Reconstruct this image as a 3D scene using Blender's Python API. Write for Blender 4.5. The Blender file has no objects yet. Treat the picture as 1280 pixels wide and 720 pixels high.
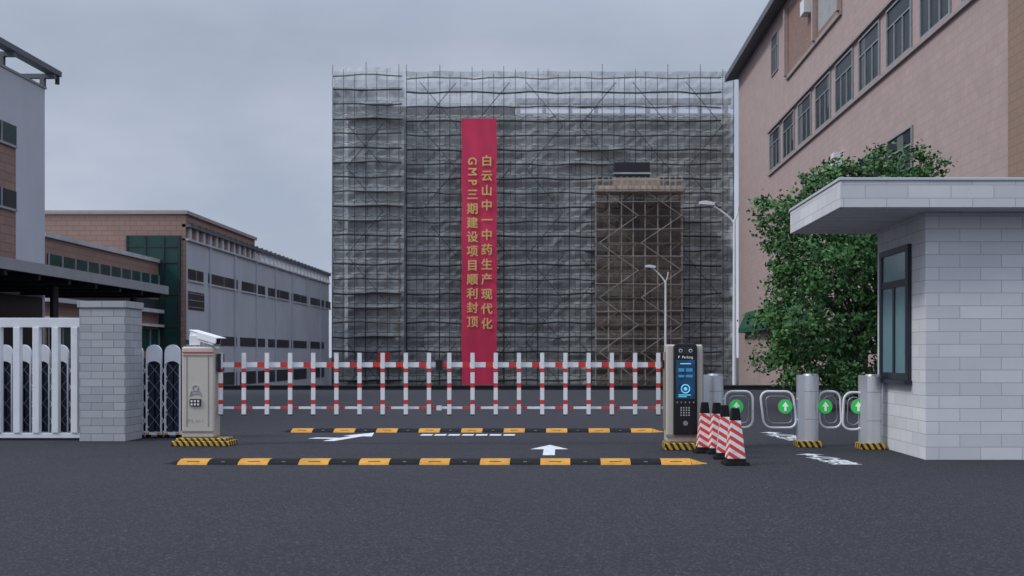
import bpy, math, random
from mathutils import Matrix, Vector
random.seed(7)
F=1400.0; CX=700.0; HY=445.0; H=1.15
def X(px,d): return (px-CX)*d/F
def Z(py,d): return H+(HY-py)*d/F
scene=bpy.context.scene
scene.view_settings.view_transform='Standard'
scene.view_settings.look='None'; scene.view_settings.exposure=0

# ---------------- materials ----------------
def newmat(name):
    m=bpy.data.materials.new(name); m.use_nodes=True
    nt=m.node_tree; b=nt.nodes['Principled BSDF']
    return m,nt,b
def N(nt,t,**k):
    n=nt.nodes.new(t)
    for a,v in k.items(): setattr(n,a,v)
    return n
def mixc(nt,fac,a,b):
    n=N(nt,'ShaderNodeMix',data_type='RGBA')
    for i,v in ((0,fac),(6,a),(7,b)):
        if hasattr(v,'links'): nt.links.new(v,n.inputs[i])
        else: n.inputs[i].default_value=v if i==0 else (*v,1)
    return n.outputs[2]
def mat(name,c,rough=.6,metal=0,var=.25,scale=3,bump=0,bscale=60,spec=.5,emit=0,dirt=0):
    m,nt,b=newmat(name)
    tc=N(nt,'ShaderNodeTexCoord')
    no=N(nt,'ShaderNodeTexNoise'); no.inputs['Scale'].default_value=scale; no.inputs['Detail'].default_value=6
    no.inputs['Roughness'].default_value=.65
    nt.links.new(tc.outputs['Object'],no.inputs['Vector'])
    lo=tuple(v*(1-var) for v in c); hi=tuple(min(1,v*(1+var)) for v in c)
    mr=N(nt,'ShaderNodeMapRange'); mr.inputs[1].default_value=.3; mr.inputs[2].default_value=.7
    nt.links.new(no.outputs['Fac'],mr.inputs[0])
    col=mixc(nt,mr.outputs[0],lo,hi)
    if dirt:
        mp=N(nt,'ShaderNodeMapping'); mp.inputs['Scale'].default_value=(1.2,1.2,.12)
        nt.links.new(tc.outputs['Object'],mp.inputs['Vector'])
        n2=N(nt,'ShaderNodeTexNoise'); n2.inputs['Scale'].default_value=1.4; n2.inputs['Detail'].default_value=5
        nt.links.new(mp.outputs[0],n2.inputs['Vector'])
        m2=N(nt,'ShaderNodeMapRange'); m2.inputs[1].default_value=.45; m2.inputs[2].default_value=.75; m2.inputs[4].default_value=dirt
        nt.links.new(n2.outputs['Fac'],m2.inputs[0])
        col=mixc(nt,m2.outputs[0],col,tuple(v*.45 for v in c))
    nt.links.new(col,b.inputs['Base Color'])
    b.inputs['Roughness'].default_value=rough; b.inputs['Metallic'].default_value=metal
    b.inputs['Specular IOR Level'].default_value=spec
    if emit:
        nt.links.new(col,b.inputs['Emission Color']); b.inputs['Emission Strength'].default_value=emit
    if bump:
        n3=N(nt,'ShaderNodeTexNoise'); n3.inputs['Scale'].default_value=bscale; n3.inputs['Detail'].default_value=4
        nt.links.new(tc.outputs['Object'],n3.inputs['Vector'])
        bp=N(nt,'ShaderNodeBump'); bp.inputs['Strength'].default_value=bump; bp.inputs['Distance'].default_value=.01
        nt.links.new(n3.outputs['Fac'],bp.inputs['Height']); nt.links.new(bp.outputs[0],b.inputs['Normal'])
    return m
def brick(name,c1,c2,mortar,w,h,ms=.008,rough=.85,dirt=.3,bump=.4):
    m,nt,b=newmat(name)
    uv=N(nt,'ShaderNodeUVMap'); tc=N(nt,'ShaderNodeTexCoord')
    br=N(nt,'ShaderNodeTexBrick'); br.inputs['Scale'].default_value=1
    br.inputs['Color1'].default_value=(*c1,1); br.inputs['Color2'].default_value=(*c2,1); br.inputs['Mortar'].default_value=(*mortar,1)
    br.inputs['Brick Width'].default_value=w; br.inputs['Row Height'].default_value=h
    br.inputs['Mortar Size'].default_value=ms; br.inputs['Mortar Smooth'].default_value=.2
    nt.links.new(uv.outputs[0],br.inputs['Vector'])
    no=N(nt,'ShaderNodeTexNoise'); no.inputs['Scale'].default_value=1.3; no.inputs['Detail'].default_value=8; no.inputs['Roughness'].default_value=.7
    nt.links.new(tc.outputs['Object'],no.inputs['Vector'])
    mr=N(nt,'ShaderNodeMapRange'); mr.inputs[1].default_value=.4; mr.inputs[2].default_value=.75; mr.inputs[4].default_value=dirt
    nt.links.new(no.outputs['Fac'],mr.inputs[0])
    col=mixc(nt,mr.outputs[0],br.outputs['Color'],tuple(v*.6 for v in c1))
    nt.links.new(col,b.inputs['Base Color']); b.inputs['Roughness'].default_value=rough
    n3=N(nt,'ShaderNodeTexNoise'); n3.inputs['Scale'].default_value=45; n3.inputs['Detail'].default_value=4
    nt.links.new(tc.outputs['Object'],n3.inputs['Vector'])
    ma=N(nt,'ShaderNodeMath',operation='MULTIPLY_ADD'); ma.inputs[1].default_value=.3
    nt.links.new(n3.outputs['Fac'],ma.inputs[0])
    inv=N(nt,'ShaderNodeMath',operation='SUBTRACT'); inv.inputs[0].default_value=1
    nt.links.new(br.outputs['Fac'],inv.inputs[1]); nt.links.new(inv.outputs[0],ma.inputs[2])
    bp=N(nt,'ShaderNodeBump'); bp.inputs['Strength'].default_value=bump; bp.inputs['Distance'].default_value=.008
    nt.links.new(ma.outputs[0],bp.inputs['Height']); nt.links.new(bp.outputs[0],b.inputs['Normal'])
    return m
def stripes(name,ca,cb,k,sx=1,sz=1,rough=.5):
    m,nt,b=newmat(name)
    tc=N(nt,'ShaderNodeTexCoord'); mp=N(nt,'ShaderNodeVectorMath',operation='DOT_PRODUCT')
    mp.inputs[1].default_value=(sx*k,sx*k*.8,sz*k); nt.links.new(tc.outputs['Object'],mp.inputs[0])
    fr=N(nt,'ShaderNodeMath',operation='FRACT'); nt.links.new(mp.outputs['Value'],fr.inputs[0])
    gt=N(nt,'ShaderNodeMath',operation='GREATER_THAN'); gt.inputs[1].default_value=.5; nt.links.new(fr.outputs[0],gt.inputs[0])
    col=mixc(nt,gt.outputs[0],ca,cb)
    no=N(nt,'ShaderNodeTexNoise'); no.inputs['Scale'].default_value=14; no.inputs['Detail'].default_value=5
    nt.links.new(tc.outputs['Object'],no.inputs['Vector'])
    mr=N(nt,'ShaderNodeMapRange'); mr.inputs[1].default_value=.5; mr.inputs[2].default_value=.8; mr.inputs[4].default_value=.4
    nt.links.new(no.outputs['Fac'],mr.inputs[0])
    col=mixc(nt,mr.outputs[0],col,(.12,.11,.1))
    nt.links.new(col,b.inputs['Base Color']); b.inputs['Roughness'].default_value=rough
    return m
# asphalt
def asphalt():
    m,nt,b=newmat('asphalt'); tc=N(nt,'ShaderNodeTexCoord')
    def noise(s,d=4):
        n=N(nt,'ShaderNodeTexNoise'); n.inputs['Scale'].default_value=s; n.inputs['Detail'].default_value=d; n.inputs['Roughness'].default_value=.7
        nt.links.new(tc.outputs['Object'],n.inputs['Vector']); return n.outputs['Fac']
    def mr(f,a,c,lo=0,hi=1):
        n=N(nt,'ShaderNodeMapRange')
        for i,v in ((1,a),(2,c),(3,lo),(4,hi)): n.inputs[i].default_value=v
        nt.links.new(f,n.inputs[0]); return n.outputs[0]
    big=mixc(nt,mr(noise(.35,6),.3,.7),(.025,.0257,.031),(.034,.0347,.041))
    vo=N(nt,'ShaderNodeTexVoronoi'); vo.inputs['Scale'].default_value=75; nt.links.new(tc.outputs['Object'],vo.inputs['Vector'])
    agg=mixc(nt,mr(vo.outputs['Color'],.6,.95,0,.7),big,(.115,.115,.13))
    fine=mixc(nt,mr(noise(110,2),.45,.7,0,.6),agg,(.012,.012,.015))
    nt.links.new(fine,b.inputs['Base Color']); b.inputs['Roughness'].default_value=.85
    b.inputs['Specular IOR Level'].default_value=.22
    bp=N(nt,'ShaderNodeBump'); bp.inputs['Strength'].default_value=.7; bp.inputs['Distance'].default_value=.006
    nt.links.new(noise(90,3),bp.inputs['Height']); nt.links.new(bp.outputs[0],b.inputs['Normal'])
    return m
ASPH=asphalt()
WHITEBLK=brick('pale_block',(.66,.67,.69),(.56,.57,.60),(.36,.37,.39),.46,.142,.004,dirt=.25)
GREYBLK=brick('grey_block',(.43,.44,.46),(.34,.35,.38),(.2,.21,.23),.30,.105,.005,dirt=.3)
PINK=brick('pink_tile',(.44,.335,.315),(.41,.31,.295),(.38,.29,.275),.6,.3,.02,dirt=.35,bump=.1)
BROWN=brick('brown_tile',(.30,.19,.155),(.26,.165,.135),(.2,.13,.11),.5,.22,.02,dirt=.3,bump=.1)
OCHRE=brick('ochre_tile',(.30,.20,.155),(.28,.19,.145),(.23,.16,.12),.5,.25,.02,dirt=.2,bump=.1)
WALLW=mat('painted_wall',(.50,.53,.58),.8,var=.08,scale=.3,dirt=.08)
WALLB=mat('pale_wall',(.44,.47,.52),.8,var=.10,scale=.25,dirt=.1)
CONC=mat('raw_concrete',(.24,.245,.25),.9,var=.3,scale=.6,dirt=.5)
CONCL=mat('pale_concrete',(.45,.47,.49),.9,var=.15,scale=.8,dirt=.3)
DARKMETAL=mat('dark_metal',(.03,.034,.04),.5,.3,var=.2)
SLATE=mat('slate_roof',(.10,.115,.13),.7,var=.2,scale=1)
WHITEP=mat('white_paint',(.78,.79,.81),.4,var=.05,scale=6,dirt=.1)
OFFW=mat('white_steel',(.72,.74,.78),.4,var=.06,scale=5,dirt=.12)
REDP=mat('red_paint',(.60,.04,.035),.45,var=.15,scale=8)
BEIGE=mat('champagne_steel',(.56,.52,.46),.4,.15,var=.05,scale=3)
BEIGED=mat('champagne_trim',(.30,.27,.22),.45,.2,var=.1)
BLACK=mat('black_plastic_and_shade',(.012,.012,.014),.25,var=.2)  # black plastic parts, also painted shade inside the distant openings
RUBBER=mat('black_rubber',(.012,.012,.013),.85,var=.3,scale=15,bump=.3,spec=.2)
YEL=mat('yellow_rubber',(.60,.29,.04),.7,var=.2,scale=12,bump=.3,dirt=.4,spec=.3)
NAVY=mat('navy_steel',(.014,.022,.045),.6,.0,var=.2,spec=.3)
STEEL=mat('brushed_steel',(.68,.70,.73),.32,.6,var=.05)
STEELD=mat('dull_steel',(.38,.39,.41),.4,.7,var=.1)
LATT=mat('lattice_steel',(.20,.22,.26),.5,.3,var=.1)
GLASS=mat('dark_glass',(.025,.032,.038),.35,var=.5,scale=.5,spec=.25)
GLASSG=mat('green_glass',(.015,.055,.05),.25,var=.4,scale=.4,spec=.4)
GLASST=mat('teal_glass',(.15,.27,.30),.12,var=.12,scale=1,spec=.8)
FRAME=mat('window_frame',(.012,.018,.03),.4,var=.1)
FRAMEG=mat('grey_frame',(.28,.30,.32),.5,var=.1)
BLIND=mat('blinds',(.33,.35,.35),.8,var=.15,scale=2)
CURT=mat('curtain',(.12,.13,.14),.8,var=.2,scale=2)
PINKL=mat('pink_trim',(.33,.28,.27),.8,var=.1)
BAN=mat('banner_cloth',(.56,.024,.085),.7,var=.12,scale=.4,dirt=.15)
GOLD=mat('gold_print',(.72,.50,.18),.7,var=.08)
POLE=mat('scaffold_pole',(.045,.046,.05),.8,var=.4,scale=.5,spec=.2)
POLEB=mat('rusty_pole',(.14,.11,.09),.8,var=.4,scale=.7,spec=.2)
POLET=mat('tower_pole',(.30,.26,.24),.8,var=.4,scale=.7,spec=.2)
POLEL=mat('pale_pole',(.36,.38,.40),.6,var=.3,scale=.7)
PLANK=mat('plank',(.42,.35,.29),.85,var=.25,scale=2)
ROAD=mat('road_paint',(.66,.68,.71),.7,var=.2,scale=18,dirt=.1)
HAZ=stripes('hazard',(.012,.012,.012),(.62,.38,.03),13,1,.6)
CONE=stripes('cone_stripe',(.68,.045,.035),(.75,.75,.76),7,1,1.5)
SCREEN=mat('display',(.008,.035,.08),.2,var=.7,scale=9,emit=.5)
CYAN=mat('display_icons',(.15,.55,.8),.3,var=.1,emit=.6)
ICONB=mat('icon_blue',(.04,.2,.4),.3,emit=.5)
GREENL=mat('green_sign',(.02,.36,.06),.3,var=.05,emit=.6)
WHITEL=mat('white_sign',(.85,.9,.87),.3,var=.02,emit=.2)
GREENA=mat('green_canvas',(.02,.09,.055),.8,var=.2)
BARK=mat('bark',(.05,.042,.035),.9,var=.4,scale=8,bump=.5)
KERB=mat('dark_kerb',(.018,.019,.022),.7,var=.3)
def netmat(name,c,alpha,dark=.55,da=.15):
    m,nt,b=newmat(name); tc=N(nt,'ShaderNodeTexCoord'); uv=N(nt,'ShaderNodeUVMap')
    br=N(nt,'ShaderNodeTexBrick'); br.inputs['Scale'].default_value=1
    br.inputs['Color1'].default_value=(*[v*1.2 for v in c],1); br.inputs['Color2'].default_value=(*[v*.8 for v in c],1); br.inputs['Mortar'].default_value=(*[v*.5 for v in c],1)
    br.inputs['Brick Width'].default_value=1.56; br.inputs['Row Height'].default_value=1.03; br.inputs['Mortar Size'].default_value=.03
    nt.links.new(uv.outputs[0],br.inputs['Vector'])
    no=N(nt,'ShaderNodeTexNoise'); no.inputs['Scale'].default_value=.28; no.inputs['Detail'].default_value=9; no.inputs['Roughness'].default_value=.7
    nt.links.new(tc.outputs['Object'],no.inputs['Vector'])
    mr=N(nt,'ShaderNodeMapRange'); mr.inputs[1].default_value=.42; mr.inputs[2].default_value=.68; mr.inputs[4].default_value=.6
    nt.links.new(no.outputs['Fac'],mr.inputs[0])
    col=mixc(nt,mr.outputs[0],br.outputs['Color'],(c[0]*dark,c[1]*dark,c[2]*dark*1.03))
    nt.links.new(col,b.inputs['Base Color']); b.inputs['Roughness'].default_value=.9; b.inputs['Specular IOR Level'].default_value=.1
    n2=N(nt,'ShaderNodeTexNoise'); n2.inputs['Scale'].default_value=1.7; n2.inputs['Detail'].default_value=5
    nt.links.new(tc.outputs['Object'],n2.inputs['Vector'])
    m2=N(nt,'ShaderNodeMapRange'); m2.inputs[1].default_value=.35; m2.inputs[2].default_value=.65; m2.inputs[3].default_value=alpha-da; m2.inputs[4].default_value=alpha+da
    nt.links.new(n2.outputs['Fac'],m2.inputs[0]); nt.links.new(m2.outputs[0],b.inputs['Alpha'])
    return m
NET=netmat('scaffold_net',(.43,.455,.45),.80,.55,.14)
NETL=netmat('loose_net',(.52,.56,.58),.45,.8)
TOWERSHADE=netmat('tower_shade_sheet',(.17,.15,.14),.8,.6)  # sheet coloured dark to stand in for shade in the tower recess
def leafmat():
    m,nt,b=newmat('leaves'); g=N(nt,'ShaderNodeNewGeometry'); tc=N(nt,'ShaderNodeTexCoord')
    c=mixc(nt,g.outputs['Random Per Island'],(.035,.105,.032),(.10,.22,.065))
    no=N(nt,'ShaderNodeTexNoise'); no.inputs['Scale'].default_value=1.6; no.inputs['Detail'].default_value=3
    nt.links.new(tc.outputs['Object'],no.inputs['Vector'])
    mr=N(nt,'ShaderNodeMapRange'); mr.inputs[1].default_value=.45; mr.inputs[2].default_value=.68; mr.inputs[4].default_value=.6
    nt.links.new(no.outputs['Fac'],mr.inputs[0])
    c=mixc(nt,mr.outputs[0],c,(.03,.08,.035))
    nt.links.new(c,b.inputs['Base Color']); b.inputs['Roughness'].default_value=.6; b.inputs['Specular IOR Level'].default_value=.25
    return m
LEAF=leafmat()

# ---------------- mesh builder ----------------
def root(name,loc):
    e=bpy.data.objects.new(name,None); e.location=loc; e.empty_display_size=.3
    scene.collection.objects.link(e); return e
class MB:
    def __init__(s,name,parent=None,origin=None):
        s.name=name;s.parent=parent;s.v=[];s.f=[];s.mi=[];s.m=[];s.sm=[]
        s.o=Vector(parent.location) if parent else Vector(origin or (0,0,0))
    def face(s,pts,m,smooth=False):
        if m not in s.m: s.m.append(m)
        b=len(s.v); s.v+= [tuple(p) for p in pts]; s.f.append(tuple(range(b,b+len(pts)))); s.mi.append(s.m.index(m)); s.sm.append(smooth)
    def mesh(s,vs,fs,m,smooth=False):
        if m not in s.m: s.m.append(m)
        b=len(s.v); s.v+=[tuple(p) for p in vs]
        for f in fs: s.f.append(tuple(i+b for i in f)); s.mi.append(s.m.index(m)); s.sm.append(smooth)
    def box(s,x0,x1,y0,y1,z0,z1,m):
        if x0>x1:x0,x1=x1,x0
        if y0>y1:y0,y1=y1,y0
        if z0>z1:z0,z1=z1,z0
        vs=[(x0,y0,z0),(x1,y0,z0),(x1,y1,z0),(x0,y1,z0),(x0,y0,z1),(x1,y0,z1),(x1,y1,z1),(x0,y1,z1)]
        s.mesh(vs,[(0,3,2,1),(4,5,6,7),(0,1,5,4),(1,2,6,5),(2,3,7,6),(3,0,4,7)],m); return s
    def cyl(s,p0,p1,r,m,n=8,r1=None,caps=True):
        p0=Vector(p0);p1=Vector(p1);r1=r if r1 is None else r1
        d=(p1-p0).normalized(); a=d.orthogonal().normalized(); b=d.cross(a)
        vs=[]
        for p,rr in ((p0,r),(p1,r1)):
            for i in range(n):
                t=2*math.pi*i/n; vs.append(p+(a*math.cos(t)+b*math.sin(t))*rr)
        fs=[(i,(i+1)%n,(i+1)%n+n,i+n) for i in range(n)]
        s.mesh(vs,fs,m,n>=8)
        if caps:
            s.mesh(vs[:n],[tuple(range(n))[::-1]],m); s.mesh(vs[n:],[tuple(range(n))],m)
        return s
    def tube(s,pts,r,m,n=8,closed=False):
        pts=[Vector(p) for p in pts]; k=len(pts); vs=[]; 
        for i,p in enumerate(pts):
            if closed: d=(pts[(i+1)%k]-pts[i-1])
            else: d=pts[min(i+1,k-1)]-pts[max(i-1,0)]
            d.normalize(); ref=Vector((0,1,0)) if abs(d.y)<.9 else Vector((1,0,0))
            a=d.cross(ref).normalized(); b=d.cross(a)
            for j in range(n):
                t=2*math.pi*j/n; vs.append(p+(a*math.cos(t)+b*math.sin(t))*r)
        fs=[]
        for i in range(k if closed else k-1):
            for j in range(n):
                i2=(i+1)%k; fs.append((i*n+j,i*n+(j+1)%n,i2*n+(j+1)%n,i2*n+j))
        s.mesh(vs,fs,m,True); return s
    def prismx(s,prof,x0,x1,m):
        n=len(prof); vs=[(x0,y,z) for y,z in prof]+[(x1,y,z) for y,z in prof]
        s.mesh(vs,[(i,(i+1)%n,(i+1)%n+n,i+n) for i in range(n)]+[tuple(range(n))[::-1],tuple(range(n,2*n))],m); return s
    def prismy(s,prof,y0,y1,m):
        n=len(prof); vs=[(x,y0,z) for x,z in prof]+[(x,y1,z) for x,z in prof]
        s.mesh(vs,[(i,(i+1)%n,(i+1)%n+n,i+n)[::-1] for i in range(n)]+[tuple(range(n)),tuple(range(n,2*n))[::-1]],m); return s
    def done(s,bevel=0):
        me=bpy.data.meshes.new(s.name); o=s.o
        me.from_pydata([(x-o.x,y-o.y,z-o.z) for x,y,z in s.v],[],s.f)
        for m in s.m: me.materials.append(m)
        me.polygons.foreach_set('material_index',s.mi); me.polygons.foreach_set('use_smooth',s.sm)
        uv=me.uv_layers.new(name='UVMap').data
        for p in me.polygons:
            n=p.normal; ax,ay,az=abs(n.x),abs(n.y),abs(n.z)
            for li in p.loop_indices:
                c=me.vertices[me.loops[li].vertex_index].co
                uv[li].uv=(c.x,c.y) if az>ax and az>ay else ((c.y,c.z) if ax>ay else (c.x,c.z))
        me.update()
        ob=bpy.data.objects.new(s.name,me); scene.collection.objects.link(ob)
        if s.parent: ob.parent=s.parent
        else: ob.location=o
        if bevel:
            bm=ob.modifiers.new('bevel','BEVEL'); bm.width=bevel; bm.segments=3; bm.limit_method='ANGLE'
        return ob
def text(name,body,size,m,M,parent=None,bold=0.0,space=1.0):
    cu=bpy.data.curves.new('tmp','FONT'); cu.body=body; cu.size=size; cu.align_x='CENTER'; cu.align_y='CENTER'; cu.space_character=space
    t=bpy.data.objects.new('tmp',cu); scene.collection.objects.link(t)
    bpy.context.view_layer.update()
    dg=bpy.context.evaluated_depsgraph_get()
    me=bpy.data.meshes.new_from_object(t.evaluated_get(dg)); bpy.data.objects.remove(t)
    o=Vector(parent.location) if parent else Vector((0,0,0))
    if bold:
        vs=[tuple(v.co) for v in me.vertices]; fs=[tuple(p.vertices) for p in me.polygons]; V=[];Fc=[]
        for k,(dx,dy) in enumerate(((-1,-1),(1,-1),(1,1),(-1,1))):
            b=len(V); V+=[(x+dx*bold,y+dy*bold,z+.003*k) for x,y,z in vs]; Fc+=[tuple(i+b for i in f) for f in fs]
        me=bpy.data.meshes.new(name); me.from_pydata(V,[],Fc)
    me.transform(Matrix.Translation(-o)@M); me.materials.clear(); me.materials.append(m); me.name=name
    ob=bpy.data.objects.new(name,me); scene.collection.objects.link(ob)
    if parent: ob.parent=parent
    return ob
RX=Matrix.Rotation(math.pi/2,4,'X')
T=Matrix.Translation

# ---------------- ground ----------------
g=MB('ground')
ys=[-60,40,40.3,1500]; zs=[0,0,-1.3,-1.3]
for i in range(3):
    g.face([(-900,ys[i],zs[i]),(900,ys[i],zs[i]),(900,ys[i+1],zs[i+1]),(-900,ys[i+1],zs[i+1])],ASPH)
g.done()
k=MB('low_wall',origin=(0,38,0)); k.box(-40,12.3,38,38.35,0,.12,KERB); k.box(-40,12.3,37.96,38.39,.12,.16,KERB); k.done()

# ---------------- guard house ----------------
hx,hy0,hy1,hz=4.04,12.38,14.25,2.74
gh=root('guard_house',(5.8,13.3,0))
w=MB('walls',gh)
wy0,wy1,wz0,wz1=12.87,14.02,.87,2.44
w.box(hx,7.6,hy0,hy0+.2,0,hz,WHITEBLK)
w.box(hx,7.6,hy1-.2,hy1,0,hz,WHITEBLK)
w.box(7.4,7.6,hy0+.2,hy1-.2,0,hz,WHITEBLK)
w.box(hx,hx+.2,hy0+.2,wy0,0,hz,WHITEBLK)
w.box(hx,hx+.2,wy1,hy1-.2,0,hz,WHITEBLK)
w.box(hx,hx+.2,wy0,wy1,0,wz0,WHITEBLK)
w.box(hx,hx+.2,wy0,wy1,wz1,hz,WHITEBLK)
w.done(.004)
MB('interior_floor',gh).box(hx+.2,7.4,hy0+.2,hy1-.2,0.005,.1,CONCL).done()
r=MB('roof_slab',gh); r.box(3.0,8.2,12.0,14.6,hz+.002,3.03,WHITEBLK); r.box(2.985,8.215,11.985,14.615,3.03,3.062,WALLW); r.done(.006)
wi=MB('window',gh)
fx0,fx1=hx-.045,hx+.06
wi.box(fx0,fx1,wy0,wy0+.1,wz0,wz1,FRAME); wi.box(fx0,fx1,wy1-.1,wy1,wz0,wz1,FRAME)
wi.box(fx0,fx1,wy0+.1,wy1-.1,wz0,wz0+.08,FRAME); wi.box(fx0,fx1,wy0+.1,wy1-.1,wz1-.07,wz1,FRAME)
wi.box(fx0+.005,fx1,wy0+.1,wy1-.1,1.97,2.05,FRAME)
wi.box(fx0+.005,fx1,13.40,13.48,wz0+.08,1.97,FRAME)
wi.box(hx-.028,hx-.02,wy0+.1,wy1-.1,wz0+.08,wz1-.07,GLASST)
wi.box(hx-.09,hx+.0,wy0-.03,wy1+.03,wz0-.05,wz0-.002,FRAME)
wi.done()

# ---------------- swing gates ----------------
def rrect(x0,x1,z0,z1,y,r=.07,skew=0.0,n=5):
    pts=[]
    for cx,cz,a0 in ((x1-r,z1-r,0),(x0+r,z1-r,90),(x0+r,z0+r,180),(x1-r,z0+r,270)):
        for i in range(n+1):
            a=math.radians(a0+90*i/n); xx=cx+r*math.cos(a); zz=cz+r*math.sin(a)
            pts.append((xx+skew*(zz-z0)/(z1-z0),y,zz))
    return pts
def swing(px,dd,leaves):
    x=X(px,dd); e=root('swing_gate_turnstile',(x,dd,0))
    b=MB('base',e); b.box(x-.15,x+.15,dd-.13,dd+.17,0,.08,HAZ); b.done(.008)
    p=MB('post',e)
    p.cyl((x+.03,dd,.08),(x+.03,dd,.9),.105,STEEL,32); p.cyl((x+.03,dd,.9),(x+.03,dd,.925),.105,STEELD,32,.09)
    p.box(x-.135,x-.05,dd-.06,dd+.06,.08,.91,STEEL)
    p.cyl((x+.03,dd,.35),(x+.03,dd,.358),.1065,STEELD,32)
    p.cyl((x+.03,dd,.70),(x+.03,dd,.708),.1065,STEELD,32)
    p.done()
    for (a,c,sk,s) in leaves:
        l=MB('leaf',e); xa,xc=X(a,dd),X(c,dd)
        l.tube(rrect(xa,xc,.24,.70,dd,.1,sk),.015,OFFW,10,True)
        l.tube(rrect(xa+.055,xc-.055,.30,.64,dd,.07,sk*.8),.006,STEELD,8,True)
        sx,sz=X(s,dd),Z(508,dd)
        l.cyl((sx,dd-.03,sz),(sx,dd-.015,sz),.092,STEELD,32); l.cyl((sx,dd-.036,sz),(sx,dd-.03,sz),.085,GREENL,32)
        y=dd-.04
        l.prismy([(sx-.014,sz-.055),(sx+.014,sz-.055),(sx+.014,sz+.0),(sx+.042,sz+.0),(sx,sz+.06),(sx-.042,sz+.0),(sx-.014,sz+.0)],y,y+.003,WHITEL)
        xn=xa if abs(xa-x)<abs(xc-x) else xc
        l.cyl((xn,dd,.6),(x,dd,.6),.016,STEEL,8)
        l.cyl((xn,dd,.34),(x,dd,.34),.016,STEEL,8)
        l.done()
swing(891,14.25,[(906,941,.0,920)])
swing(1010,14.2,[(955,996,-.05,981),(1025,1052,-.02,1031)])
swing(1088,13.85,[(1053,1079,.02,1072)])

# ---------------- cones ----------------
def cone(px,dd,rot):
    x=X(px,dd); ob=MB('traffic_cone',None,(x,dd,0))
    def fr(h0,w0,h1,w1,m):
        vs=[(x+sx*w0,dd+sy*w0,h0) for sx,sy in((-1,-1),(1,-1),(1,1),(-1,1))]+[(x+sx*w1,dd+sy*w1,h1) for sx,sy in((-1,-1),(1,-1),(1,1),(-1,1))]
        ob.mesh(vs,[(0,1,5,4),(1,2,6,5),(2,3,7,6),(3,0,4,7),(4,5,6,7),(3,2,1,0)],m)
    fr(0,.13,.035,.125,RUBBER); fr(.035,.098,.07,.094,RUBBER); fr(.07,.093,.47,.052,CONE); fr(.47,.052,.60,.038,RUBBER)
    o=ob.done(.005); o.rotation_euler[2]=rot
cone(919,11.85,.06); cone(906,12.55,-.08); cone(896,13.2,.1); cone(881,13.33,.05)

# ---------------- right machine ----------------
m=root('barrier_gate_terminal',(1.53,13.85,0))
b=MB('base',m); b.box(1.28,1.81,13.65,14.05,0,.09,HAZ); b.done(.01)
c=MB('cabinet',m); c.box(1.30,1.75,13.72,14.02,.092,1.29,BEIGE); c.done(.02)
c=MB('trim',m); c.box(1.30,1.75,13.70,13.715,.16,.19,BEIGED)
c.box(1.288,1.298,13.76,14.0,.25,1.2,BEIGED); c.box(1.752,1.762,13.76,14.0,.25,1.2,BEIGED); c.box(1.26,1.30,13.8,13.95,1.0,1.1,BLACK); c.done()
p=MB('front_panel',m)
x0,x1=1.385,1.675
prof=[(x0,.19),(x1,.19)]+[(x1-.05+.05*math.cos(a),1.25+.05*math.sin(a)) for a in [math.radians(t) for t in range(0,91,15)]]+[(x0+.05+.05*math.cos(a),1.25+.05*math.sin(a)) for a in [math.radians(t) for t in range(90,181,15)]]
p.prismy(prof,13.66,13.72,BLACK); p.done(.006)
s=MB('screen',m); s.box(x0+.03,x1-.03,13.654,13.659,.63,1.1,SCREEN)
s.done()
s=MB('screen_icons',m)
for (u,v,ww,hh) in ((.05,.42,.13,.012),(.03,.33,.07,.04),(.12,.33,.08,.04),(.03,.26,.07,.03),(.12,.26,.08,.03),(.03,.04,.15,.01),(.03,.02,.1,.008)):
    s.box(x0+.03+u,x0+.03+u+ww,13.648,13.653,.63+v,.63+v+hh,CYAN if hh<.02 else ICONB)
cxx=(x0+x1)/2
pts=[(cxx+.05*math.cos(t*math.pi/12),13.65,.75+.05*math.sin(t*math.pi/12)) for t in range(24)]
s.tube(pts,.007,CYAN,6,True); s.cyl((cxx,13.65,.75),(cxx,13.654,.75),.022,CYAN,16); s.done()
s=MB('camera_bar',m); s.box(x0+.05,x1-.05,13.645,13.659,1.17,1.26,DARKMETAL)
for xx in (cxx-.06,cxx+.06): s.cyl((xx,13.635,1.215),(xx,13.645,1.215),.022,WHITEP,16); s.cyl((xx,13.63,1.215),(xx,13.635,1.215),.014,BLACK,16)
s.done()
s=MB('speaker_grille',m)
for i in range(4):
    for j in range(4): s.box(cxx-.06+i*.032,cxx-.045+i*.032,13.652,13.659,.42+j*.03,.436+j*.03,STEEL)
for i in range(5): s.cyl((cxx-.1+i*.05,13.652,.585),(cxx-.1+i*.05,13.659,.585),.01,STEELD,12)
s.cyl((cxx,13.65,.33),(cxx,13.659,.33),.03,STEELD,20); s.done()
text('panel_label','P  Parking',.045,WHITEL,T((cxx,13.655,1.135))@RX,m)

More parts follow.
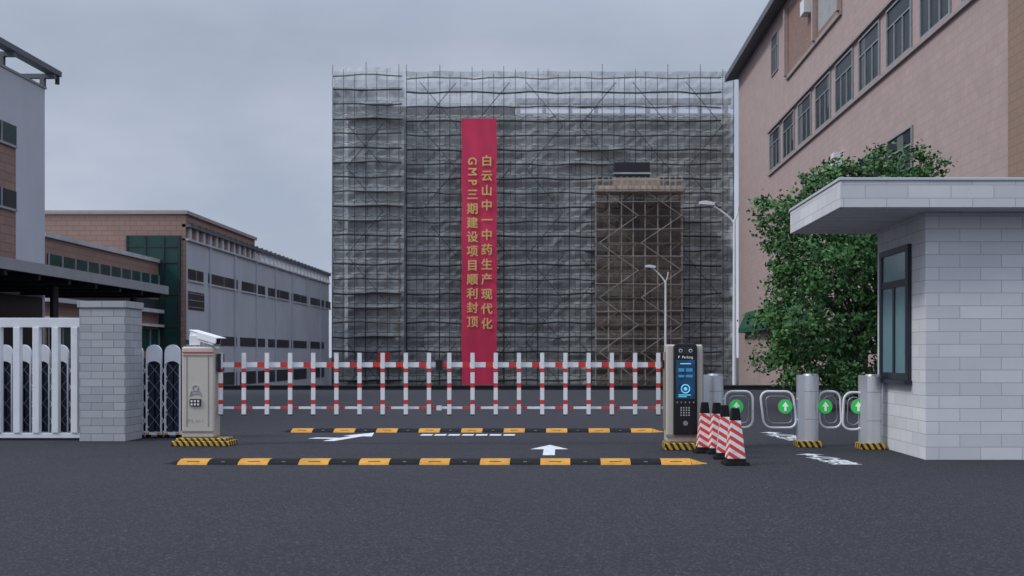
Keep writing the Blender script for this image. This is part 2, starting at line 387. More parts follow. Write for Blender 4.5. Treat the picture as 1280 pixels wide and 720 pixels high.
# ---------------- left machine ----------------
m=root('barrier_gate_cabinet',(-4.6,14.4,0))
b=MB('base',m); b.box(-4.95,-4.21,14.25,14.62,0,.065,HAZ); b.box(-4.90,-4.26,14.28,14.6,.065,.10,HAZ); b.done(.01)
c=MB('cabinet',m); c.box(-4.84,-4.42,14.32,14.58,.102,1.27,BEIGE); c.done(.025)
c=MB('trim',m); c.box(-4.84,-4.42,14.308,14.318,.18,.195,BEIGED)
c.box(-4.775,-4.768,14.314,14.319,.25,1.15,BEIGED); c.box(-4.5,-4.493,14.314,14.319,.25,1.15,BEIGED)
c.box(-4.825,-4.43,14.31,14.319,1.19,1.205,REDP); c.box(-4.825,-4.43,14.31,14.319,1.155,1.162,BEIGED)
c.box(-4.40,-4.36,14.38,14.55,.95,1.18,BLACK); c.done()
c=MB('keypad',m); xk=-4.66
c.box(xk-.07,xk+.07,14.30,14.319,.51,.6,BLACK)
for i in range(3):
    for j in range(2): c.box(xk-.055+i*.042,xk-.03+i*.042,14.295,14.30,.52+j*.04,.545+j*.04,WHITEP)
pts=[(xk+.035*math.cos(t*math.pi/10),14.315,.74+.035*math.sin(t*math.pi/10)) for t in range(20)]
c.tube(pts,.006,FRAMEG,6,True); c.tube([(xk-.08,14.315,.64),(xk-.04,14.315,.67),(xk+.04,14.315,.67),(xk+.08,14.315,.64)],.006,FRAMEG,6)
c.tube([(xk-.07,14.315,.66),(xk-.05,14.315,.70),(xk+.05,14.315,.70),(xk+.07,14.315,.66)],.006,FRAMEG,6)
c.done()
text('cabinet_label','P75  A1-1',.05,BEIGED,T((xk,14.312,.32))@RX,m)
c=MB('camera',m)
c.cyl((-4.7,14.45,1.27),(-4.7,14.45,1.36),.035,WHITEP,16)
c.box(-4.76,-4.62,14.38,14.54,1.29,1.41,WHITEP)
ax=Vector((.80,-.45,-.20)).normalized(); o0=Vector((-4.72,14.5,1.42)); up=Vector((0,0,1)); sd=ax.cross(up).normalized(); u2=sd.cross(ax)
def obox(o,l0,l1,s0,s1,u0,u1,mm):
    vs=[o+ax*l+sd*s_+u2*u for u in(u0,u1) for (l,s_) in((l0,s0),(l1,s0),(l1,s1),(l0,s1))]
    c.mesh(vs,[(0,3,2,1),(4,5,6,7),(0,1,5,4),(1,2,6,5),(2,3,7,6),(3,0,4,7)],mm)
obox(o0,-.04,.40,-.06,.06,-.05,.05,WHITEP); obox(o0,-.05,.47,-.075,.075,.052,.062,WHITEP); obox(o0,.40,.405,-.05,.05,-.04,.04,BLACK)
obox(o0,.1,.45,.0605,.075,-.02,.052,WHITEP)
obox(o0,.05,.30,.061,.064,-.035,-.02,STEELD)
c.cyl((-4.78,14.44,1.33),(-4.80,14.40,1.33),.035,BLACK,14)
c.done(.004)

# ---------------- barrier fence ----------------
yb=14.45
m=root('boom_barrier_fence',(-1.5,yb,0))
rl=MB('rails',m); pp=MB('pickets',m)
posts=[277+28.85*i for i in range(10)]+[562+28.95*i for i in range(10)]
xs=[X(p,yb) for p in posts]
def seg(bld,xa,xb,z0,z1,m_,dy=.018): bld.box(xa,xb,yb-dy,yb+dy,z0,z1,m_)
edges=[-4.42]+xs+[1.34]
for i in range(len(edges)-1):
    a,c_=edges[i],edges[i+1]
    L=c_-a
    if L<.05: continue
    for z0,z1,dy,g0,g1 in ((1.005,1.07,.02,.56,.88),(.468,.498,.014,.55,.9)):
        if i%2==0 and z0<.9: g0,g1=.1,.35
        seg(rl,a,a+L*g0,z0,z1,WHITEP,dy)
        seg(rl,a+L*g0,a+L*g1,z0,z1,REDP,dy); seg(rl,a+L*g1,c_,z0,z1,WHITEP,dy)
rl.box(X(545,yb),X(553,yb),yb-.035,yb+.035,.97,1.10,BLACK)
rl.box(X(546,yb),X(552,yb),yb-.03,yb+.03,.45,.51,OFFW)
rl.done()
for x in xs:
    z=.385
    for z1,mm in ((.40,BLACK),(.53,WHITEP),(.585,REDP),(.74,WHITEP),(.80,REDP),(.94,WHITEP),(.99,REDP),(1.18,WHITEP),(1.192,OFFW)):
        pp.box(x-.026,x+.026,yb-.05,yb-.021,z,z1,mm); z=z1
pp.done()

# ---------------- speed bumps ----------------
def bump(y0):
    xa,xb=-4.23,1.57; n=17; L=(xb-xa-.36)/n
    ob=MB('speed_bump',None,((xa+xb)/2,y0+.17,0))
    prof=[(y0,0),(y0+.02,.018),(y0+.1,.045),(y0+.13,.05),(y0+.22,.05),(y0+.25,.045),(y0+.33,.018),(y0+.35,0)]
    for i in range(n):
        a=xa+.18+i*L; ob.prismx(prof,a+.002,a+L-.002,YEL if i%2==0 else RUBBER)
        if i%2==0:
            ob.box(a+L*.3,a+L*.7,y0+.05,y0+.056,.02,.034,RUBBER)
        else: 
            ob.box(a+L*.44,a+L*.56,y0+.04,y0+.05,.02,.034,STEELD)
    for sgn,xe in ((-1,xa+.178),(1,xb-.178)):
        mm=RUBBER if sgn<0 else YEL
        for t in range(4):
            s0=1-.28*t; s1=1-.28*(t+1) if t<3 else .05
            def P(sc,xx): return [(xx,y0+.175+(y-y0-.175)*math.sqrt(max(sc,0)),z*sc) for y,z in prof]
            A=P(s0,xe+sgn*.045*t); B=P(s1,xe+sgn*.045*(t+1)); nn=len(prof)
            ob.mesh(A+B,[(i,(i+1)%nn,(i+1)%nn+nn,i+nn) for i in range(nn)],mm)
    ob.done()
bump(11.83); bump(16.83)

# ---------------- road markings ----------------
def flat(name,pts,z=.004):
    cx=sum(p[0] for p in pts)/len(pts); cy=sum(p[1] for p in pts)/len(pts)
    o=MB(name,None,(cx,cy,0)); o.face([(x,y,z) for x,y in pts],ROAD); return o.done()
def arrow(cx,y0,y1,w=.07,hw=.235):
    yh=y0+(y1-y0)*.55
    flat('road_arrow_marking',[(cx-w,y0),(cx+w,y0),(cx+w,yh),(cx+hw,yh),(cx,y1),(cx-hw,yh),(cx-w,yh)])
arrow(-.13,12.95,14.45)
flat('road_arrow_marking',[(-3.2,15.1),(-3.05,15.1),(-2.82,16.0),(-2.68,15.95),(-2.78,16.75),(-3.12,16.1),(-2.98,16.05),(-3.08,15.7),(-3.42,15.75),(-3.5,15.55),(-3.14,15.5)])
o=MB('lane_dash_marking',None,(-1.3,16.3,0))
for i in range(7):
    a=-2.02+i*.2; o.box(a,a+.165,16.15,16.42,.001,.004,ROAD)
o.done()
def wtext(cx,y0,y1,shear):
    e=root('pavement_lettering',(cx,(y0+y1)/2,0))
    n=4; h=(y1-y0)/(n+1)
    for i,ch in enumerate('人行通道'):
        yy=y1-h*(i+1.5); xx=cx+shear*(y0+(y1-y0)/2-yy)
        text('character',ch,h*1.05,ROAD,T((xx,yy,.004))@Matrix.Diagonal((1.2,.95,.05,1)),e,.008)
    a=MB('arrow',e); yy=y1-h*.5; xx=cx+shear*(y0+(y1-y0)/2-yy)
    a.face([(x,y,.004) for x,y in ((xx-.06,yy-h*.4),(xx+.06,yy-h*.4),(xx+.06,yy),(xx+.17,yy),(xx,yy+h*.5),(xx-.17,yy),(xx-.06,yy))],ROAD); a.done()
wtext(2.97,11.8,13.15,.12); wtext(3.22,15.15,16.9,.1)

# ---------------- left pillar, fence, folding gate ----------------
p=MB('gate_pillar',None,(-6.15,15.35,0)); p.box(-6.46,-5.84,15.05,15.65,0,1.80,GREYBLK); p.box(-6.48,-5.82,15.03,15.67,1.80,1.89,GREYBLK); p.done(.006)
f=MB('white_steel_fence',None,(-9,15.3,0))
f.box(-13.5,-6.47,15.27,15.33,1.54,1.67,OFFW); f.box(-13.5,-6.47,15.27,15.33,.03,.10,OFFW)
x=-6.62
while x>-13.4:
    f.box(x-.045,x+.045,15.255,15.345,.10,1.54,OFFW); x-=.262
f.done(.006)
fg=root('retractable_gate',(-9,15.85,0)); a_=MB('arch_frames',fg); la=MB('lattice',fg); wh=MB('wheels',fg)
x=-5.44; i=0
while x>-13:
    r_=.108; zt=1.20
    arc=[(x+r_*math.cos(t),zt+.11*math.sin(t)) for t in [math.pi*(1-q/8) for q in range(1,8)]]
    a_.prismy([(x-r_,zt-.17),(x-r_,zt)]+arc+[(x+r_,zt),(x+r_,zt-.17),(x+.05,zt-.13),(x,zt-.12),(x-.05,zt-.13)],15.71,15.76,OFFW)
    for sg in (-1,1): a_.box(x+sg*(r_-.006)-.007,x+sg*(r_-.006)+.007,15.71,15.75,.085,zt-.17,OFFW)
    a_.box(x-r_-.01,x+r_+.01,15.70,16.02,.045,.08,OFFW)
    la.box(x-.088,x-.012,15.765,15.80,.085,1.07,NAVY); la.box(x+.012,x+.088,15.765,15.80,.085,1.07,NAVY)
    la.box(x-.128,x+.128,15.9,15.93,.085,1.12,NAVY)
    for q in range(4):
        z0=.14+q*.235
        for sg in (1,-1):
            la.cyl((x-.131-sg*.05,15.74,z0),(x-.131+sg*.05,15.74,z0+.2),.006,OFFW,5)
            la.cyl((x-sg*.09,15.75,z0),(x+sg*.09,15.75,z0+.22),.004,LATT,5)
    for sg in (-1,1): 
        wh.cyl((x+sg*.08,15.72,.035),(x+sg*.08,15.75,.035),.035,RUBBER,12); wh.box(x+sg*.08-.025,x+sg*.08+.025,15.69,15.699,.05,.075,YEL)
    x-=.262; i+=1
a_.done(); la.done(); wh.done()

# ---------------- left near building + canopy ----------------
e=root('white_office_building',(-18,24,0))
bx=-13.8
w=MB('walls',e); w.box(-24,bx,14,30,0,8.3,WALLW); w.done()
w=MB('tile_band',e)
for y0 in (14.2,18.4,22.6,): w.box(bx,bx+.05,y0,y0+3.6,3.4,6.9,BROWN)
w.box(bx,bx+.05,26.6,28.3,3.4,6.9,BROWN)
w.done()
w=MB('windows',e)
for y0 in (14.2,18.4,22.6,26.6):
    y1=y0+3.6 if y0<26 else 28.3
    for z0,z1 in ((4.85,5.3),(6.45,6.95)):
        w.box(bx+.05,bx+.07,y0,y1,z0,z1,GLASSG if z0>6 else GLASS); w.box(bx+.05,bx+.10,y0,y1,z0-.06,z0,FRAMEG)
        yy=y0+.05
        while yy<y1: w.box(bx+.07,bx+.09,yy,yy+.05,z0,z1,FRAMEG); yy+=.85
w.box(bx,bx+.03,14,29.8,0,2.7,GLASS); w.done()  # dark glass band stands in for the shaded interior beneath the canopy
w=MB('roof_pergola',e)
w.box(-24,bx+.03,14,30.05,8.3,8.36,FRAMEG)
w.box(bx+.0,bx+.28,14,30.4,8.72,8.86,SLATE); w.box(bx-1.6,bx-1.4,14,30.4,8.72,8.86,SLATE)
y=14.6
while y<30.6: w.box(bx-1.6,bx+.25,y,y+.14,8.6,8.715,SLATE); w.box(bx-.14,bx-.02,y,y+.12,8.36,8.6,SLATE); y+=2.2
w.cyl((bx+.2,30.3,8.5),(bx+.2,30.3,8.72),.06,DARKMETAL,10)
w.done()
e=root('steel_canopy',(-12,25,0))
w=MB('roof',e); w.box(-13.75,-10.6,19.5,30,2.86,2.98,SLATE); w.box(-10.6,-10.5,19.5,30.05,2.8,3.02,FRAMEG); w.done()
w=MB('frame',e)
y=20
while y<30: w.box(-13.7,-10.62,y,y+.12,2.7,2.858,DARKMETAL); y+=1.4
for y in (20.2,24.8,29.4): w.cyl((-11.2,y,0),(-11.2,y,2.7),.09,DARKMETAL,12)
w.done()

# ---------------- brown + long white building ----------------
e=root('brown_tile_building',(-22,46,-1.3))
w=MB('walls',e); w.box(-30,-16.35,48.9,60,-1.3,7.35,BROWN); w.box(-30,-17.5,38,48.88,-1.3,5.2,BROWN); w.done()
w=MB('cornice',e); w.box(-30.1,-16.25,48.8,60.1,7.35,7.5,PINKL); w.box(-30,-17.42,37.95,48.79,5.2,5.36,CONCL)
w.box(-30,-17.2,37.9,48.7,3.0,3.15,CONCL); w.box(-30,-17.2,37.9,48.7,2.4,2.5,CONCL); w.done()
w=MB('windows',e)
w.box(-17.5,-17.46,38.2,48.8,4.15,4.65,GLASSG); w.box(-17.5,-17.46,38.2,48.8,1.4,2.3,GLASSG); w.box(-17.5,-17.46,38.2,48.8,3.2,3.6,GLASS)
y=38.2
while y<48.8: w.box(-17.459,-17.42,y,y+.05,4.15,4.65,FRAMEG); w.box(-17.459,-17.42,y,y+.05,1.4,2.3,FRAMEG); y+=1.05
w.box(-18.9,-16.55,48.82,48.9,-.5,6.4,GLASSG)
for zz in (1.0,2.4,3.8,5.2,5.9): w.box(-18.9,-16.55,48.78,48.819,zz,zz+.08,DARKMETAL)
for xx in (-18.9,-18.1,-17.3,-16.62): w.box(xx,xx+.07,48.76,48.779,-.5,6.4,DARKMETAL)
w.done()
e=root('long_white_building',(-20,65,-1.3))
w=MB('walls',e); w.box(-26,-16.3,60.1,79,-1.3,6.2,WALLB); w.box(-16.34,-16.3,48.95,60.1,-1.3,6.2,WALLB)
for y in range(52,79,4): w.box(-16.3,-16.22,y+.0,y+.12,-1.3,6.2,WALLB)
w.done()
w=MB('windows',e)
def D1(px): return 1400*16.3/(700-px)
for a,c_ in ((235,254),(260,297),(302,331),(335,361),(364,385),(388,405),(407,413)):
    ya,yc=D1(a),D1(c_); w.box(-16.3,-16.28,ya,yc,4.5,4.98,GLASS); w.box(-16.3,-16.25,ya-.05,yc+.05,4.42,4.5,CONCL)
    n=max(2,int((yc-ya)/1.6)); 
    for i in range(1,n): yy=ya+(yc-ya)*i/n; w.box(-16.279,-16.27,yy,yy+.05,4.5,4.98,FRAMEG)
w.box(-16.3,-16.28,D1(235),D1(255),3.2,4.0,GLASS)
for a,c_ in ((262,296),(300,331),(335,361),(364,385),(388,405)):
    ya,yc=D1(a),D1(c_); w.box(-16.3,-16.28,ya,yc,1.65,2.1,GLASS)
    w.box(-16.3,-16.28,ya,yc,-.3,.35,GLASS)
for xx in (3.9,3.6,3.3): w.box(-16.279,-16.26,D1(235),D1(255),xx,xx+.03,FRAMEG)
w.done()
w=MB('roof_pergola',e)
w.box(-16.5,-16.2,48.9,79,6.2,6.28,CONCL); w.box(-16.5,-16.15,48.9,79,6.78,6.92,SLATE); w.box(-17.6,-17.3,60,79,6.78,6.92,SLATE)
y=49.2
while y<79: w.box(-16.45,-16.25,y,y+.22,6.28,6.78,WALLW); w.box(-17.6,-16.1,y+.05,y+.16,6.92,7.0,SLATE); y+=.95
w.box(-18.5,-18.3,60.2,79,6.2,6.7,WALLB)
w.done()

# ---------------- scaffolded building ----------------
e=root('scaffolded_building',(-2,86,-1.3))
w=MB('concrete_frame',e); w.box(-15.6,12.5,82.4,100,-1.3,18.6,CONC)
w.done()
w=MB('wall_openings',e)
z=0.2
while z<17:
    x=-14.5
    while x<11:
        w.box(x,x+2.1,82.34,82.4,z,z+1.9,BLACK if random.random()<.6 else GLASS); x+=3.6  # panels on the wall face; black paints the dark inside of openings
    w.box(-15.6,12.5,82.2,82.39,z+2.5,z+2.8,CONCL)
    z+=3.5
w.done()
w=MB('roof_parapet',e)
w.box(-3.2,12.5,81.9,82.3,19.6,20.0,WALLW); w.box(-3.2,12.5,81.9,82.3,18.6,18.9,WALLW)
x=-3.2
while x<12.4: w.box(x,x+.3,81.9,82.3,18.9,19.6,WALLW); x+=1.9
w.box(-15.6,-3.3,81.9,82.3,18.6,19.4,CONC)
w.done()
def net(name,x0,x1,y,z0,z1,m_,par,amp=.12):
    n=MB(name,par); nx=max(2,int((x1-x0)/.39)); nz=max(2,int((z1-z0)/.343))
    vs=[(x0+(x1-x0)*i/nx,y+random.uniform(-amp,amp)*.5+.1*math.sin(i*.7)-.16*abs(math.sin(math.pi*j/3)),z0+(z1-z0)*j/nz) for j in range(nz+1) for i in range(nx+1)]
    fs=[(j*(nx+1)+i,j*(nx+1)+i+1,(j+1)*(nx+1)+i+1,(j+1)*(nx+1)+i) for j in range(nz) for i in range(nx)]
    n.mesh(vs,fs,m_,False); return n.done()
e=root('scaffolding',(-2,80,-1.3))
TOP=21.8
net('net',-11.1,12.5,80.6,-1.2,18.5,NET,e)
net('net',-16.1,-11.1,79.8,-1.2,20.3,NET,e)
net('top_net',-11.1,12.5,80.6,18.9,21.6,NETL,e)
net('top_net',-16.1,-11.1,79.8,20.35,21.7,NETL,e)
n=MB('side_net',e); n.face([(-16.15,79.6,-1.2),(-16.15,84,-1.2),(-16.15,84,20.3),(-16.15,79.6,20.3)],NET); n.face([(-11.1,79.6,-1.2),(-11.1,80.5,-1.2),(-11.1,80.5,20.3),(-11.1,79.6,20.3)],NETL); n.done()
v=MB('standards',e); l=MB('ledgers',e); d=MB('braces',e)
def wob(x,z): return .05*math.sin(x*1.3+z*2.1)+random.uniform(-.035,.035)
for (xa,xb,yy) in ((-16.1,-11.1,79.35),(-11.0,12.5,80.15)):
    x=xa; j=0
    while x<=xb:
        thick=.05 if j%3==0 else .028
        top=TOP-.3+random.uniform(-.3,.3)+( .35 if j%3==0 else 0)
        xo=x+random.uniform(-.06,.06)
        v.cyl((xo,yy,-1.3),(xo+random.uniform(-.05,.05),yy,top),thick,POLE if random.random()<.85 else POLEB,5,.02,caps=False)
        x+=.78; j+=1
    z=-.6; j=0
    while z<21.6:
        x=xa; pts=[]
        while x<=xb+.01:
            pts.append((x,yy-.06+random.uniform(-.03,.03),z+wob(x,z))); x+=.98
        l.tube(pts,.062 if j%2==0 else .048,POLE if random.random()<.9 else POLEB,4)
        if z<18.5:
            pts=[]; x=xa; q=0
            while x<=xb+.01:
                pts.append((x,yy-.1,z+.38+(-.1 if q%2 else .03)+random.uniform(-.04,.04))); x+=.49; q+=1
            l.tube(pts,.016,POLE,4)
        if random.random()<.4:
            a=random.uniform(xa,xb-3); l.box(a,min(xb,a+random.uniform(2,5)),yy-.02,yy+.3,z+.06,z+.12,POLEL)
        z+=1.03; j+=1
    x=xa+1
    while x<xb-3:
        z=-1
        s_=1 if random.random()<.5 else -1
        while z<19:
            a=(x if s_>0 else x+2.6); b_=(x+2.6 if s_>0 else x)
            if random.random()<.8: d.cyl((a,yy-.14,z),(b_,yy-.14,z+3.1),.028,POLE,4,caps=False)
            if random.random()<.25: d.cyl((b_,yy-.18,z),(a,yy-.18,z+3.1),.028,POLE,4,caps=False)
            z+=3.1; s_*=-1
        x+=3.8
v.done(); l.done(); d.done()
# hoist tower
e=root('hoist_tower_scaffold',(5.6,79,-1.3))
xa,xb=X(745,78.5),X(852,78.5)
net('tower_shade_sheet',xa,xb,79.75,-1.2,12.4,TOWERSHADE,e,.04)  # added dark sheet, paints the recess shade behind the poles
w=MB('frame',e)
for x in [xa+(xb-xa)*i/7 for i in range(8)]:
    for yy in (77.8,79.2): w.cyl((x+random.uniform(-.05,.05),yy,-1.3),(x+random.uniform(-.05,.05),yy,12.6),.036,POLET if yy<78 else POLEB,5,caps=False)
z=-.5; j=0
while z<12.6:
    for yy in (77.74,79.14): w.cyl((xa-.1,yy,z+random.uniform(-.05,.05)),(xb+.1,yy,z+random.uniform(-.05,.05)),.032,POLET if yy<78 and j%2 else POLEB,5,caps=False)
    if j%2==0:
        s_=1 if (j//2)%2 else -1
        for (u0,u1) in ((xa+.2,xa+2.9),(xa+3.1,xb-.1)):
            a,b_=(u0,u1) if s_>0 else (u1,u0)
            w.cyl((a,77.66,z),(b_,77.66,z+1.9),.03,POLET,5,caps=False)
            w.cyl((b_,78.6,z),(a,78.6,z+1.9),.045,POLEB,5,caps=False)
    z+=.95; j+=1
w.done()
w=MB('platform',e)
w.box(xa-.1,xb+.05,77.5,79.5,12.55,12.68,PLANK)
w.box(xa-.1,xb+.05,77.46,77.49,12.7,12.95,PLANK)
x=xa
while x<xb: w.box(x,x+.05,77.42,77.459,12.6,13.55,PLANK); x+=.42
w.box(xa-.1,xb+.05,77.41,77.419,13.3,13.36,PLANK)
w.box(xa+1.1,xb-1.6,77.55,77.6,12.7,13.5,PLANK)
w.done()
w=MB('loading_bay',e); ba,bb=X(768,79.9),X(812,79.9)
w.box(ba,bb,79.75,79.9,13.0,14.95,BLACK); w.box(ba-.1,bb+.1,79.6,79.74,14.1,14.2,POLEL); w.box(ba,ba+.3,79.5,79.7,13.1,13.7,PLANK)  # solid black slab paints the shade inside the lift opening
w.box(ba+1.1,ba+1.5,79.5,79.7,13.1,13.8,POLEL); w.box(bb-.3,bb,79.5,79.7,13.1,13.7,PLANK); w.done()

# banner
e=root('red_banner',(X(599,79),78.9,-1.1))
b=MB('cloth',e); x0,x1=X(577,78.9),X(621,78.9); zt,zb=Z(148,78.9),-1.1
nx,nz=8,60
vs=[(x0+(x1-x0)*i/nx+.02*math.sin(j*.5),78.9+.03*math.sin(j*.35)+.025*math.sin(i*1.7+j*.2),zb+(zt-zb)*j/nz) for j in range(nz+1) for i in range(nx+1)]
b.mesh(vs,[(j*(nx+1)+i,j*(nx+1)+i+1,(j+1)*(nx+1)+i+1,(j+1)*(nx+1)+i) for j in range(nz) for i in range(nx)],BAN,True); b.done()
for i,ch in enumerate('白云山中一中药生产现代化'):
    text('character',ch,.82,GOLD,T((X(608.5,78.8),78.80,Z(202+18.5*i,78.8)))@RX,e,.014)
for i,ch in enumerate('GMP'):
    text('letter',ch,.84,GOLD,T((X(590,78.8),78.80,Z(201.5+13.2*i,78.8)))@RX@Matrix.Rotation(-math.pi/2,4,'Z')@Matrix.Diagonal((.92,1,1,1)),e,.012)
for i,ch in enumerate('三期建设项目顺利封顶'):
    text('character',ch,.82,GOLD,T((X(590.5,78.8),78.80,Z(244+17.7*i,78.8)))@RX,e,.014)
s=MB('small_red_sign',None,(X(480,77),77,-1.3)); s.box(X(472,77),X(487,77),77,77.05,.5,1.4,REDP); s.cyl((X(474,77),77.1,-1.3),(X(474,77),77.1,.5),.04,DARKMETAL,6); s.cyl((X(485,77),77.1,-1.3),(X(485,77),77.1,.5),.04,DARKMETAL,6); s.done()

# ---------------- pink building ----------------
e=root('pink_tile_building',(18,55,-1.3)); px_=12.6
w=MB('walls',e); w.box(px_,26,31.4,79,-1.3,20.9,PINK); w.box(px_-.05,26,24,31.39,-1.3,20.9,OCHRE)
w.done()
w=MB('roof_eave',e)
w.prismy([(11.75,20.7),(12.6,20.9),(14.5,20.91),(14.5,22.6),(13.6,22.4),(11.75,21.1)],24,80,SLATE)
w.done()
w=MB('windows',e)
def win(y0,y1,z0,z1):
    w.box(px_-.015,px_,y0,y1,z0,z1,GLASS)
    for a,b_,c_,d_ in ((y0,y0+.09,z0,z1),(y1-.09,y1,z0,z1)): w.box(px_-.07,px_-.0155,a,b_,c_,d_,FRAMEG)
    w.box(px_-.07,px_-.0155,y0+.09,y1-.09,z0,z0+.07,FRAMEG); w.box(px_-.07,px_-.0155,y0+.09,y1-.09,z1-.07,z1,FRAMEG)
    w.box(px_-.06,px_-.0155,y0+.09,y1-.09,z0+(z1-z0)*.66,z0+(z1-z0)*.66+.05,FRAMEG)
    for q in (1,2): yy=y0+(y1-y0)*q/3; w.box(px_-.06,px_-.0155,yy-.03,yy+.03,z0+.07,z0+(z1-z0)*.66,FRAMEG)
    if random.random()<.6: 
        a=random.choice((0,1,2))/3; w.box(px_-.02,px_-.0152,y0+.1+(y1-y0)*a,y0+(y1-y0)*(a+random.uniform(.15,.3)),z0+.09+random.choice((0,.6)),z1-.1,CURT)
for i in range(10):
    y1=67.1-4.0*i; y0=y1-3.05
    if y0<28: break
    win(y0,y1,12.15,14.4)
for i in range(6,8):
    y1=67.1-4*i+3.9; win(y1-3.05,y1,7.4,9.4)
win(64.6,66.6,17.7,20.0)
w.done()
w=MB('window_ledges',e)
w.box(px_-.12,px_,27,67.4,11.95,12.1,PINKL); w.box(px_-.16,px_,27,67.4,14.5,14.62,PINKL); w.box(px_-.12,px_,39.5,47.3,7.2,7.35,PINKL)
w.done()
w=MB('painted_recess',e); w.box(px_-.02,px_,50,62,16.6,20.3,BROWN); w.box(px_-.12,px_-.021,50,62,16.4,16.6,PINKL); w.box(px_-.03,px_-.0205,51,54.5,16.9,19.6,BLIND)  # flat panel, its darker brown stands in for shade in a balcony recess
for y in (50,54.8,61.7): w.box(px_-.25,px_-.031,y,y+.3,16.6,20.3,PINK)
w.done()
w=MB('air_conditioner',e); w.box(px_-.45,px_,55.8,56.7,18.3,19.0,OFFW); w.box(px_-.45,px_,49.7,50.3,9.6,10.2,OFFW); w.done()
w=MB('green_awning',e); w.prismy([(px_-.5,3.0),(px_,4.1),(px_,2.7),(px_-.5,2.7)],57,76,GREENA); w.done()

# ---------------- street lamps ----------------
def lamp(px,d,ytop,xarm,yarm):
    x=X(px,d); zt=Z(ytop,d); xe=X(xarm,d); ze=Z(yarm,d)
    e=root('street_lamp',(x,d,-1.3)); w=MB('pole',e)
    w.cyl((x,d,-1.3),(x,d,zt-.4),.09,OFFW,12,.055); w.cyl((x,d,-1.3),(x,d,-1.0),.16,OFFW,12)
    pts=[(x,d,zt-.6)]; 
    for i in range(1,9):
        t=i/8; pts.append((x+(xe-x)*t, d, zt-.5+(ze-zt+.5)*math.sin(t*math.pi/2)))
    w.tube(pts,.04,OFFW,8); w.done()
    h=MB('lamp_head',e)
    L=.62
    h.prismy([(xe-.1*L,ze-.05),(xe+L*.9,ze-.09),(xe+L*.9,ze+.02),(xe+L*.3,ze+.10),(xe-.1*L,ze+.06)][::-1],d-.14,d+.14,OFFW)
    h.done()
    s=MB('second_arm',e); s.tube([(x,d,zt-.5),(x+.12,d,zt-.2),(x+.16,d,zt+.1)],.03,OFFW,6); s.done()
lamp(918,46,262,876,254); lamp(832,68,342,808,333)

# ---------------- tree ----------------
td=24.0
e=root('broadleaf_tree',(X(1075,td),td,0))
tx=X(1075,td)
tr=MB('trunk',e); tr.cyl((tx,td,0),(tx+.05,td,1.4),.16,BARK,12,.12)
blobs=[(1085,215,30),(1140,208,26),(1055,222,24),(1168,207,11),(1035,212,9),(1010,245,30),(968,268,24),(1040,265,42),(1000,292,38),(1090,280,50),(1150,255,42),(1030,330,50),(992,345,30),(1090,350,55),(1003,395,38),(972,385,12),(1050,400,55),(988,438,26),(1020,448,40),(1080,450,45),(1000,468,18),(1060,470,25),(1140,350,50),(1150,440,45),(1200,300,40),(952,258,9),(975,425,9),(1100,196,12),(1012,222,10),(1060,300,40),(1120,400,40)]
B3=[]
for px,py,r_ in blobs:
    dd=td+random.uniform(-.9,.6); B3.append((Vector((X(px,dd),dd,Z(py,dd))),r_*td/F))
    if r_>25:
        d2=td+random.uniform(.9,2.0); B3.append((Vector((X(px,dd)+random.uniform(-.2,.3),d2,Z(py,dd)-.1)),r_*td/F*.9))
for c_,r_ in B3[::2]:
    mid=Vector((tx+.05,td,1.4)).lerp(c_,.5)+Vector((0,0,.15)); tr.tube([(tx+.05,td,1.3),mid,mid.lerp(c_,.6)],.03,BARK,6)
tr.done()
lf=MB('foliage',e); vs=[];fs=[]
for c_,r_ in B3:
    nsub=max(6,int(64*(r_/.8)**1.6))
    for q in range(nsub):
        dr=Vector((random.gauss(0,1),random.gauss(0,1),random.gauss(0,1))).normalized()
        if dr.y>.5: dr.y*=-1
        cc=c_+dr*r_*random.uniform(.5,1.12)
        cr=random.uniform(.08,.2)
        for t in range(random.randint(16,30)):
            p=cc+Vector((random.gauss(0,1),random.gauss(0,1),random.gauss(0,.75)))*cr*.62
            a=Vector((random.gauss(0,1),random.gauss(0,1),random.gauss(-.3,.7))).normalized()
            nrm=(dr+Vector((random.gauss(0,.5),random.gauss(0,.5),random.gauss(.5,.5)))).normalized()
            s_=a.cross(nrm)
            if s_.length<.05: continue
            s_.normalize(); L=random.uniform(.065,.12); W=L*.36
            b0=len(vs); vs+= [p-a*L*.5,p+s_*W,p+a*L*.5,p-s_*W]; fs.append((b0,b0+1,b0+2,b0+3))
lf.mesh(vs,fs,LEAF,False); lf.done()

# ---------------- sky / sun ----------------
sd=Vector((.72,.30,-.72)).normalized()
elev=math.asin(-sd.z); az=math.atan2(-sd.x,-sd.y)
wd=bpy.data.worlds.new('World'); scene.world=wd; wd.use_nodes=True; nt=wd.node_tree
bg=nt.nodes['Background']; bg.inputs['Strength'].default_value=.12
sk=N(nt,'ShaderNodeTexSky'); sk.sky_type='NISHITA'; sk.sun_disc=False; sk.sun_elevation=elev; sk.sun_rotation=az; sk.dust_density=3
tc=N(nt,'ShaderNodeTexCoord'); sp=N(nt,'ShaderNodeSeparateXYZ'); nt.links.new(tc.outputs['Generated'],sp.inputs[0])
ad=N(nt,'ShaderNodeMath',operation='ADD'); ad.inputs[1].default_value=.35; nt.links.new(sp.outputs[2],ad.inputs[0])
dv=N(nt,'ShaderNodeVectorMath',operation='DIVIDE'); nt.links.new(tc.outputs['Generated'],dv.inputs[0])
cb=N(nt,'ShaderNodeCombineXYZ'); 
for i in range(3): nt.links.new(ad.outputs[0],cb.inputs[i])
nt.links.new(cb.outputs[0],dv.inputs[1])
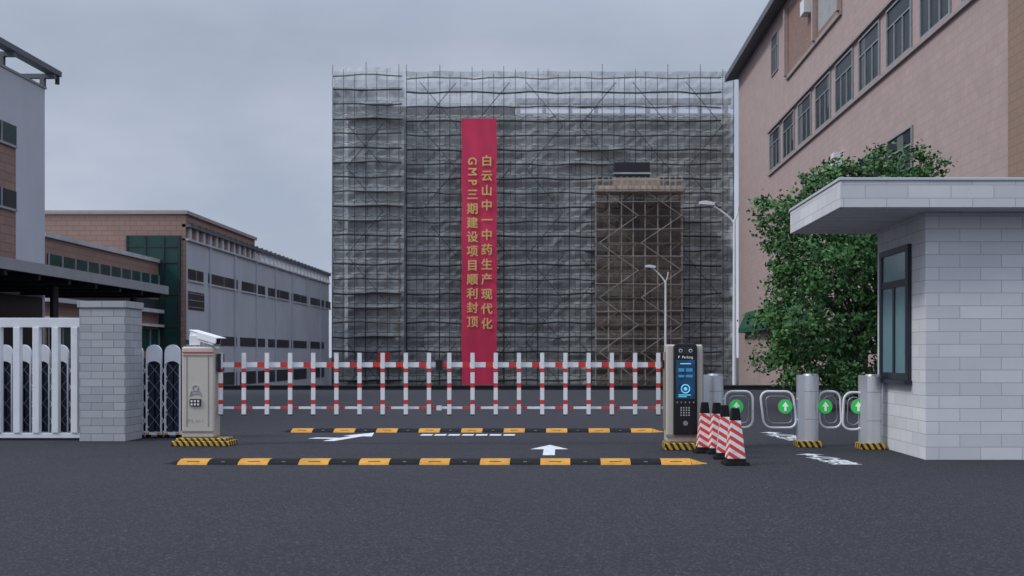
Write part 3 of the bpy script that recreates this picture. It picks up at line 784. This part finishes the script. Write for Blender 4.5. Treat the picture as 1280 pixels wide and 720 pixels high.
no=N(nt,'ShaderNodeTexNoise'); no.inputs['Scale'].default_value=2.2; no.inputs['Detail'].default_value=7; no.inputs['Roughness'].default_value=.5; nt.links.new(dv.outputs[0],no.inputs['Vector'])
mr=N(nt,'ShaderNodeMapRange'); mr.inputs[1].default_value=.35; mr.inputs[2].default_value=.68; nt.links.new(no.outputs['Fac'],mr.inputs[0])
cl=mixc(nt,mr.outputs[0],(2.95,3.4,4.3),(4.0,4.4,5.3))
zr=N(nt,'ShaderNodeMapRange'); zr.inputs[1].default_value=.27; zr.inputs[2].default_value=.9; zr.inputs[3].default_value=1.0; zr.inputs[4].default_value=3.2; nt.links.new(sp.outputs[2],zr.inputs[0])
zh=N(nt,'ShaderNodeMapRange'); zh.inputs[1].default_value=.0; zh.inputs[2].default_value=.25; zh.inputs[3].default_value=.22; zh.inputs[4].default_value=0; nt.links.new(sp.outputs[2],zh.inputs[0])
za=N(nt,'ShaderNodeMath',operation='ADD'); nt.links.new(zr.outputs[0],za.inputs[0]); nt.links.new(zh.outputs[0],za.inputs[1])
vm=N(nt,'ShaderNodeVectorMath',operation='SCALE'); nt.links.new(cl,vm.inputs[0]); nt.links.new(za.outputs[0],vm.inputs['Scale'])
fin=mixc(nt,.9,sk.outputs[0],vm.outputs[0])
nt.links.new(fin,bg.inputs['Color'])
su=bpy.data.lights.new('sun','SUN'); su.energy=1.5; su.angle=math.radians(10); su.color=(1,.97,.92)
so=bpy.data.objects.new('sun',su); so.rotation_euler=sd.to_track_quat('-Z','Y').to_euler(); so.location=(-20,-5,30); scene.collection.objects.link(so)

# ---------------- camera ----------------
cd=bpy.data.cameras.new('camera'); cam=bpy.data.objects.new('camera',cd); scene.collection.objects.link(cam)
cam.location=(0,0,H); cam.rotation_euler=(math.pi/2,0,0); cd.sensor_width=36; cd.lens=36*F/1280
cd.shift_x=-(CX-640)/1280; cd.shift_y=(HY-360)/1280; cd.clip_end=3000
cd.dof.use_dof=True; cd.dof.focus_distance=13.8; cd.dof.aperture_fstop=3.2
scene.camera=cam
